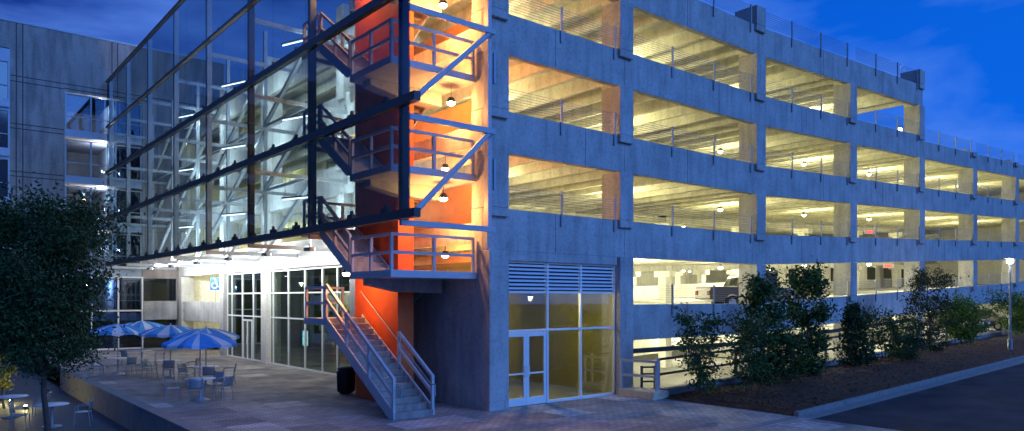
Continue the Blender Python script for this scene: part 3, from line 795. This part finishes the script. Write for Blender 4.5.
car((19.6, 3.1, FL[0] + sl(18.9)), R(150), (.13, .11, .075), 'beige pickup truck parked on the second level beside the pier', 'pickup', 'pickup_truck')
car((4.1, 33.6, -.0), R(0), (.75, .12, .02), 'bright orange car parked at ground level behind the umbrellas')
car((47.6, 3.4, -.0 + .9), R(90), (.03, .03, .035), 'dark car parked in the lit ground level opening left of the lamp post', 'suv')
car((53.6, 3.2, .95), R(90), (.05, .05, .06), 'dark vehicle in the ground level opening right of the lamp post', 'suv')
MB().box(43, 68, .3, 15.9, .7, .9).build('deck', M['kerb'], G)
sheet('basement_ramp', 33, 43.0, .3, 15.9, -.9, M['kerb'], bumpf=lambda x, y: max(0, (x - 33) / 10) * 1.78, nx=10)

# ------------------------------------------------------------ signs
t = empty('accessible_parking_sign', (.92, 28.9, 3.3)); tag(t, 'blue square wheelchair parking sign above the concrete parapet', 'sign')
t.rotation_euler = (0, 0, R(-40))
MB().tube((0, .03, -.0), (0, .03, 1.5), .025).build('post', M['railpost'], t); MB().box(-.32, .32, -.02, 0, .72, 1.5).build('panel', M['signblue'], t)
b = MB()
b.lathe((-.02, 0, 0), [(.001, 0), (.05, 0)], 12)
for i in range(len(b.v)): x, y, z = b.v[i]; b.v[i] = (x, -.024, 1.40 + y)
def stroke(pts):
    for a, c in zip(pts, pts[1:]): b.bar((a[0], -.024, a[1]), (c[0], -.024, c[1]), .006, .05)
stroke([(-.02, 1.34), (-.01, 1.12), (.1, 1.12), (.16, .92), (.21, .93)]); stroke([(-.015, 1.24), (.1, 1.24)])
stroke([(-.05 + .17 * math.cos(a), 1.0 + .17 * math.sin(a)) for a in [R(110 + 20 * q) for q in range(12)]])
b.build('symbol', M['signwhite'], t)
def text_mesh(name, s, size, m, parent, loc, rot):
    cu = bpy.data.curves.new(name, 'FONT'); cu.body = s; cu.size = size; cu.extrude = .008; cu.align_x = 'CENTER'; cu.align_y = 'CENTER'
    tmp = bpy.data.objects.new(name, cu); COL.objects.link(tmp); bpy.context.view_layer.update()
    me = bpy.data.meshes.new_from_object(tmp.evaluated_get(bpy.context.evaluated_depsgraph_get())); me.name = name
    bpy.data.objects.remove(tmp); me.materials.clear(); me.materials.append(m)
    o = bpy.data.objects.new(name, me); COL.objects.link(o); o.parent = parent; o.location = loc; o.rotation_euler = rot; return o
for (x, y, z, lab) in ((35.7, 3.0, 5.62, 'hanging red lettered EXIT sign over the second level, right of the tall shrub'), (34.1, 3.5, 7.8, 'hanging red lettered EXIT sign one level above the other')):
    t = empty('exit_sign', (x, y, z), R(-38)); tag(t, lab, 'exit sign')
    MB().box(-.36, .36, 0, .05, -.13, .15).tube((-.3, .025, .17), (-.3, .025, .5), .01, n=6).tube((.3, .025, .17), (.3, .025, .5), .01, n=6).build('panel', M['signwhite'], t)
    text_mesh('letters', 'EXIT', .24, M['exit'], t, (0, -.012, 0), (R(90), 0, 0))

# ------------------------------------------------------------ rails beside the basement well
o = MB().box(5.9, 6.75, -1.75, -.14, -.3, .26).build('stone_block', M['stone'], bevel=.02); tag(o, 'tan stone block under the railing beside the entrance glazing', 'stone block')
o = MB()
for i in range(16):
    x0 = 6.76 + i * 2.2; o.box(x0, x0 + 2.19, -1.62, -1.32, -1.2, .3, 0, gz(x0), gz(x0 + 2.2))
o = o.build('retaining_wall', M['kerb']); tag(o, 'low concrete retaining wall behind the shrubs carrying the metal railing', 'wall')
RL = empty('railing', (6.6, -1.5, .3)); tag(RL, 'long grey tube railing running behind the shrubs along the sunken opening', 'railing')
def rr(mb): mb.v = [(v[0] - 6.6, v[1] + 1.5, v[2] - .3) for v in mb.v]; return mb
b = MB()
for h in (1.05, .52): b.bar((6.5, -1.47, .3 + h), (40, -1.47, .3 + h + gz(40)), .08)
rr(b).build('rail', M['darksteel'], RL)
x = 6.5
while x < 40:
    rr(MB().box(x - .045, x + .045, -1.515, -1.425, .28 + gz(x), 1.39 + gz(x))).build('post', M['bluesteel'] if x < 7 else M['darksteel'], RL); x += 2.4
R2 = empty('railing', (6.1, -.7, .26)); tag(R2, 'short grey two bar railing on the stone block next to the entrance', 'railing')
def r2(mb): mb.v = [(v[0] - 6.1, v[1] + .7, v[2] - .26) for v in mb.v]; return mb
b = MB()
for h in (1.02, .5): b.bar((5.98, -.2, .26 + h), (6.25, -1.6, .26 + h), .08)
r2(b).build('rail', M['bluesteel'], R2)
for p in ((5.98, -.2), (6.25, -1.6)): r2(MB().box(p[0] - .045, p[0] + .045, p[1] - .045, p[1] + .045, .26, 1.33)).build('post', M['bluesteel'], R2)
GT = empty('gate_ladder', (6.75, -.55, .0)); tag(GT, 'dark narrow ladder frame behind the short railing at the sunken opening', 'ladder')
b = MB(); b.bar((-.05, .0, -.9), (-.05, 0, 1.05), .09, .05).bar((.33, -.3, -.9), (.33, -.3, 1.05), .09, .05)
for z in (.2, .48, .76, 1.0): b.bar((-.05, 0, z), (.33, -.3, z), .09, .06)
b.build('frame', M['darksteel'], GT)

# ------------------------------------------------------------ street lamp at right
lx, ly = at(1010, 355, .55); lz = gz(lx) + .2
t = empty('street_lamp', (lx, ly, lz)); tag(t, 'slim grey lamp post with flat glowing head in the planting bed', 'street lamp')
MB().tube((0, 0, -.2), (0, 0, .5), .13).build('base', M['railpost'], t); MB().tube((0, 0, .5), (0, 0, 4.5), .065, .05).build('pole', M['railpost'], t)
hd = MB().box(-.62, .42, -.16, .16, 4.7, 4.77).tube((0, 0, 4.5), (0, 0, 4.7), .05).build('head', M['railpost'], t, bevel=.02)
MB().lathe((0, 0, 4.47), [(.11, 0), (.15, .08), (.15, .2), (.08, .225)], 14).build('lens', M['lenswhite'], hd)
light('bulb', 'POINT', (0, -.0, 4.35), 130, (.92, .95, 1), .15, t)

# ------------------------------------------------------------ litter bin
bx, by = at(346, 394, 0)
t = empty('litter_bin', (bx, by, 0)); tag(t, 'black round litter bin standing under the stair landing', 'litter bin')
b = MB(); b.lathe((0, 0, 0), [(.001, .04), (.24, .04), (.29, .2), (.31, .75), (.30, .86), (.26, .9)], 20)
for i in range(20): a = 2 * math.pi * i / 20; b.bar((.3*math.cos(a), .3*math.sin(a), .1), (.325*math.cos(a), .325*math.sin(a), .84), .03, .02)
b.build('body', M['black'], t); MB().lathe((0, 0, .9), [(.31, 0), (.32, .05), (.2, .12), (.12, .12), (.11, .06), (.001, .06)], 20).build('lid', M['black'], t)

# ------------------------------------------------------------ cafe furniture
def mk_umbrella(label):
    t = empty('parasol'); tag(t, label, 'parasol', 'blue and white parasols over the plaza tables')
    MB().tube((0, 0, .03), (0, 0, 2.49), .024).build('pole', M['furn'], t)
    MB().lathe((0, 0, 0), [(.001, 0), (.26, 0), (.26, .05), (.05, .09), (.04, .25)], 18).build('base', M['furn'], t)
    b = MB(); ns = 32; rr_ = [(.0, 2.50), (.35, 2.45), (.75, 2.36), (1.08, 2.25), (1.36, 2.13)]
    vs = []; fs = []; ms = []
    for k, (r, z) in enumerate(rr_):
        for i in range(ns):
            a = 2 * math.pi * i / ns; g = (i % 4) / 4; sag = -.05 * math.sin(g * math.pi) * r; rr2 = r * (1 - .07 * math.sin(g * math.pi))
            vs.append((rr2 * math.cos(a), rr2 * math.sin(a), z + sag))
    for i in range(ns):  # hanging scalloped edge
        a = 2 * math.pi * i / ns; g = (i % 4) / 4; r = 1.365 * (1 - .07 * math.sin(g * math.pi)); vs.append((r * math.cos(a), r * math.sin(a), 2.13 - .19 + .07 * abs(math.cos(g * math.pi))))
    for k in range(len(rr_)):
        for i in range(ns):
            q = (k*ns + i, k*ns + (i+1) % ns, (k+1)*ns + (i+1) % ns, (k+1)*ns + i)
            b.add([vs[j] for j in q], [(0,1,2,3)], 1 if i % 4 in (1,) or i % 8 == 2 else 0)
    o = b.build('canopy', [M['cloth_blue'], M['cloth_white']], t)
    sm = o.modifiers.new('t', 'SOLIDIFY'); sm.thickness = .008
    b = MB()
    for i in range(8):
        a = 2 * math.pi * i / 8; b.tube((.03*math.cos(a), .03*math.sin(a), 2.44), (1.30*math.cos(a), 1.30*math.sin(a), 2.09), .01, n=5)
    b.lathe((0, 0, 2.485), [(.03, 0), (.035, .06), (.001, .11)], 8); b.build('ribs', M['furn'], t)
    return t
def mk_table(label):
    t = empty('round_table'); tag(t, label, 'table', 'round tables on the plaza')
    MB().lathe((0, 0, .72), [(.03, 0), (.50, 0), (.51, .015), (.50, .03), (.03, .03)], 28).build('top', M['tabletop'], t)
    MB().lathe((0, 0, 0), [(.001, .0), (.30, 0), (.30, .02), (.06, .05), (.045, .1), (.045, .72)], 18).build('pedestal', M['furn'], t)
    return t
def mk_chair(label):
    t = empty('cafe_chair'); tag(t, label, 'chair', 'metal chairs around the plaza tables')
    MB().box(-.22, .22, -.22, .22, .43, .455).build('seat', M['furn'], t, bevel=.02)
    b = MB(); vs = []
    for j in range(6):
        for i in range(7):
            u = i / 6 - .5; z = .50 + j * .07; vs.append((u * .42, .20 + .07 * (j / 5) + .05 * (1 - (2 * u) ** 2), z))
    b.add(vs, [(j*7+i, j*7+i+1, (j+1)*7+i+1, (j+1)*7+i) for j in range(5) for i in range(6)], 0, True)
    o = b.build('backrest', M['furn'], t); s_ = o.modifiers.new('t', 'SOLIDIFY'); s_.thickness = .015
    for sx in (-1, 1):
        MB().tube((sx * .2, -.2, .43), (sx * .23, -.23, 0), .014, n=6).build('leg', M['furn'], t)
        MB().tube((sx * .2, .2, .43), (sx * .23, .26, 0), .014, n=6).build('leg', M['furn'], t)
        MB().tube((sx * .21, -.2, .44), (sx * .23, -.18, .66), .013, n=6).tube((sx * .23, -.18, .66), (sx * .21, .25, .68), .013, n=6).tube((sx * .21, .2, .44), (sx * .21, .27, .86), .013, n=6).build('armrest', M['furn'], t)
    return t
sets = [(-6.1, 8.3, [(200, 'left'), (350, 'right'), (80, 'back'), (285, 'front')], 'nearest parasol'), (-4.6, 12.6, [(170, 'left'), (20, 'right'), (300, 'front')], 'parasol right behind the nearest one'),
        (-4.9, 16.6, [(190, 'left'), (20, 'right'), (290, 'front')], 'middle parasol'), (-6.4, 19.6, [(200, 'left'), (330, 'right')], 'parasol farther left'), (-4.4, 24.0, [(250, 'front'), (20, 'right')], 'farthest parasol')]
u0 = t0 = c0 = None
for i, (x, y, chs, nm) in enumerate(sets):
    lab = 'blue and white striped parasol, ' + {0: 'nearest one with the full canopy in view', 1: 'second nearest to the camera, right behind the nearest', 2: 'in the middle of the group', 3: 'standing farthest left behind the tree', 4: 'farthest one before the concrete parapet'}[i]
    if u0 is None: u0 = mk_umbrella(lab); o = u0
    else: o = copy_tree(u0); o['label'] = lab
    o.location = (x, y, 0); o.rotation_euler = (0, 0, R(17 * i + 5)); o.scale = (.93, .93, .93)
    lab = 'light round cafe table under the ' + nm
    if t0 is None: t0 = mk_table(lab); o = t0
    else: o = copy_tree(t0); o['label'] = lab
    o.location = (x, y, 0)
    for a, sd_ in chs:
        lab = 'metal chair %s of the table under the %s' % (sd_, nm)
        if c0 is None: c0 = mk_chair(lab); o = c0
        else: o = copy_tree(c0); o['label'] = lab
        aa = R(a) - .69; rr_ = .86
        o.location = (x + rr_ * math.cos(aa), y + rr_ * math.sin(aa), 0); o.rotation_euler = (0, 0, aa - math.pi / 2 + R(rnd.uniform(-15, 15)))
# lower terrace tables
for i, (px, py, w) in enumerate(((12, 396, 'cut by the left edge'), (52, 404, 'beside the dark tree trunk'))):
    x, y = at(px, py, -.0)
    o = copy_tree(t0); o.location = (x, y, -.75); o['label'] = 'round table on the dark lower terrace, ' + w; o['group'] = 'tables on the lower terrace'
    for a in (20, 200):
        c = copy_tree(c0); aa = R(a) - .69; c.location = (x + .9 * math.cos(aa), y + .9 * math.sin(aa), -.75); c.rotation_euler = (0, 0, aa - math.pi / 2)
        c['label'] = 'metal chair at the %s of the lower terrace table %s' % ('right' if a == 20 else 'left', w); c['group'] = 'chairs on the lower terrace'

# ------------------------------------------------------------ trees and shrubs
def plant(name, loc, h, w, label, cat, leaf, nl, seed, ls=.07, trunk_h=.2, trunk_r=.05, stems=1, shape='oval', group=None, nb=16):
    r = random.Random(seed); t = empty(name, loc); tag(t, label, cat, group)
    b = MB(); tips = []
    for s_ in range(stems):
        a0 = r.random() * 6.28; off = 0 if stems == 1 else w * .12
        p = Vector((off * math.cos(a0), off * math.sin(a0), -.1)); top = Vector((p.x * 2.5 + r.uniform(-.1, .1) * w, p.y * 2.5 + r.uniform(-.1, .1) * w, h * .9)); n = 7; pr = p; rad = trunk_r
        for k in range(1, n + 1):
            q = p.lerp(top, k / n) + Vector((r.uniform(-1, 1), r.uniform(-1, 1), 0)) * (.022 * h if h < 5 else .04)
            r2_ = trunk_r * (1 - .85 * k / n); b.tube(pr, q, rad, r2_, n=7, caps=False)
            zrel = k / n
            if zrel * h > trunk_h * h * .8:
                for _ in range(max(2, nb // n)):
                    zz = pr.lerp(q, r.random()); f = zz.z / h
                    if shape == 'oval': ww = w / 2 * math.sin(math.pi * min(1, max(.12, (f - trunk_h) / (1 - trunk_h) * .82 + .14))) ** .6
                    elif shape == 'column': ww = w / 2 * (1.0 - .55 * max(0, f - .35)) * min(1, .45 + 2 * f)
                    elif shape == 'cone': ww = w / 2 * max(.15, 1.05 - f) ** .8
                    else: ww = w / 2 * (.6 + .4 * f)
                    a = r.random() * 6.28; ln = ww * r.uniform(.55, 1.1); e_ = zz + Vector((math.cos(a) * ln, math.sin(a) * ln, ln * r.uniform(.15, .7)))
                    m_ = zz.lerp(e_, .5) + Vector((0, 0, -.04 * h * r.random()))
                    b.tube(zz, m_, r2_ * .45 + .006, r2_ * .3 + .004, n=5, caps=False); b.tube(m_, e_, r2_ * .3 + .004, .003, n=5, caps=False)
                    tips += [m_, e_, m_.lerp(e_, .5), e_.lerp(zz, .2)]
            pr = q; rad = r2_
        tips.append(top)
    b.build('trunk' if h > 2.6 else 'stem', M['bark'], t)
    lb = MB()
    cl = []
    for p in tips:
        cl.append((p, r.uniform(.10, .22) * w * .9 * (1 if w > 1 else 1.2)))
    for _ in range(nl):
        c, s2 = cl[int(r.random() * len(cl))]
        d = Vector((r.gauss(0, 1), r.gauss(0, 1), r.gauss(0, .8))) * s2 * .55
        p = c + d
        if p.z < .12: p.z = .12 + r.random() * .1
        l_ = ls * r.uniform(.6, 1.3); n1 = Vector((r.gauss(0, 1), r.gauss(0, 1), r.gauss(0, 1))).normalized(); n2 = n1.orthogonal().normalized()
        if r.random() < .5: n2 = n2.cross(n1)
        lb.add([p - n1 * l_, p + n2 * l_ * .42, p + n1 * l_, p - n2 * l_ * .42], [(0,1,2,3)])
    o = lb.build('crown' if h > 2.6 else 'foliage', leaf, t)
    return t
def bedplace(px, depth_y):
    """x along the bed for a picture column at a given y line"""
    a = (px - 512) / FPX; Z = (depth_y - CAM.y) / (.7689 - .6394 * a); return CAM.x + Z * (.7689 * a + .6394)
def shrub(px, yl, ytop, wpx, label, leaf, nl, seed, **kw):
    x = bedplace(px, yl); z = gz(x) + mound(x, yl) - .02
    d = (x - CAM.x) * .6394 + (yl - CAM.y) * .7689
    h = CAM.z + (HORIZ - ytop) * d / FPX - z; w = wpx * d / FPX
    cat = kw.pop('cat', 'shrub'); nm = kw.pop('name', 'shrub')
    return plant(nm, (x, yl, z), h, w, label, cat, leaf, nl, seed, group='shrubs in the planting bed', **kw)
shrub(706, -2.9, 310, 46, 'thin open shrub nearest the stone block and short railing', M['leafmid'], 2300, 11, stems=3, ls=.075, trunk_r=.03, shape='vase', nb=24)
shrub(764, -3.0, 270, 46, 'tall upright dark shrub, taller left one of the twin pair', M['leafmid'], 6200, 12, ls=.085, trunk_h=.03, nb=75, shape='column', name='magnolia_tree', cat='tree')
shrub(806, -3.0, 260, 50, 'tallest dark leafy tree just right of the pickup truck', M['leafmid'], 7000, 13, ls=.085, trunk_h=.03, nb=75, shape='column', name='magnolia_tree', cat='tree')
shrub(752, -3.9, 312, 48, 'open feathery green shrub in front of the tall pair', M['leafmid'], 2600, 14, ls=.07, nb=26, stems=4, trunk_r=.02, shape='vase')
shrub(786, -3.6, 338, 36, 'low green shrub at the foot of the tallest tree', M['leafmid'], 1800, 24, ls=.065, stems=4, trunk_r=.02, shape='vase')
shrub(857, -3.0, 301, 38, 'dark conical shrub between the tall pair and the loose shrub', M['leaf'], 4500, 15, ls=.08, trunk_h=.02, shape='cone', nb=70)
shrub(889, -2.6, 312, 46, 'loose low shrub with light gaps left of the bronze tree', M['leafmid'], 2500, 16, ls=.08, stems=4, trunk_r=.025, shape='vase')
shrub(931, -3.0, 266, 48, 'tall open bronze tinted tree with visible thin trunk', M['leafred'], 5500, 17, ls=.07, trunk_h=.08, nb=60, shape='column', name='magnolia_tree', cat='tree')
shrub(966, -2.7, 303, 40, 'bright green rounded shrub right of the bronze tree', M['leafgreen'], 6500, 18, ls=.08, stems=4, trunk_r=.03, shape='vase', nb=24)
shrub(1021, -2.9, 296, 44, 'green rounded shrub at the right edge beyond the lamp post', M['leafgreen'], 6500, 19, ls=.08, stems=4, trunk_r=.03, shape='vase', nb=24)
shrub(905, -3.9, 338, 40, 'very low spreading shrub in the middle of the bed', M['leaf'], 2500, 20, ls=.06, stems=5, trunk_r=.015, shape='vase')
# big dark tree at left
plant('shade_tree', (-10.9, 5.5, -.75), 6.9, 3.9, 'large dark leafy shade tree at the left in front of the terrace', 'tree', M['leaf'], 36000, 31, ls=.065, trunk_h=.54, trunk_r=.09, nb=110)
for i, (px, py) in enumerate(((5, 398), (17, 400), (31, 405))):
    x, y = at(px, py, -.75); x -= .9; y -= .4
    plant('young_tree', (x, y, -.75), 3.4, 1.7, 'slim young tree lit from below on the lawn, %s' % ('leftmost', 'middle one', 'rightmost')[i], 'tree', M['leafyellow'], 1300, 40 + i, ls=.09, trunk_h=.45, trunk_r=.05, group='young trees on the lawn')
    ux, uy = x + .6, y - .7
    t = empty('ground_light', (ux, uy, -.74)); tag(t, 'small ground spotlight at the foot of the %s young tree' % ('leftmost', 'middle', 'rightmost')[i], 'spotlight', 'ground lights on the lawn')
    MB().lathe((0, 0, 0), [(.08, 0), (.09, .12), (.001, .12)], 12).build('housing', M['black'], t); MB().lathe((0, 0, .122), [(.07, 0), (.001, .004)], 12).build('lens', M['lensorange'], t)
    light('bulb', 'POINT', (0, 0, .3), 28, (1, .85, .3), .04, t)
def grass_blades(n):
    b = MB(); r = random.Random(5)
    for _ in range(n):
        x = r.uniform(-17, -11.7); y = r.uniform(12, 36); h = r.uniform(.06, .2); a = r.random() * 3.14; w = .02
        b.add([(x - w*math.cos(a), y - w*math.sin(a), -.74), (x + w*math.cos(a), y + w*math.sin(a), -.74), (x + r.uniform(-.05, .05), y + r.uniform(-.05, .05), -.74 + h)], [(0,1,2)])
    return b
tag(grass_blades(9000).build('grass_blades', M['leafyellow']), 'rough lit grass on the lawn at far left', 'grass', kind='stuff')
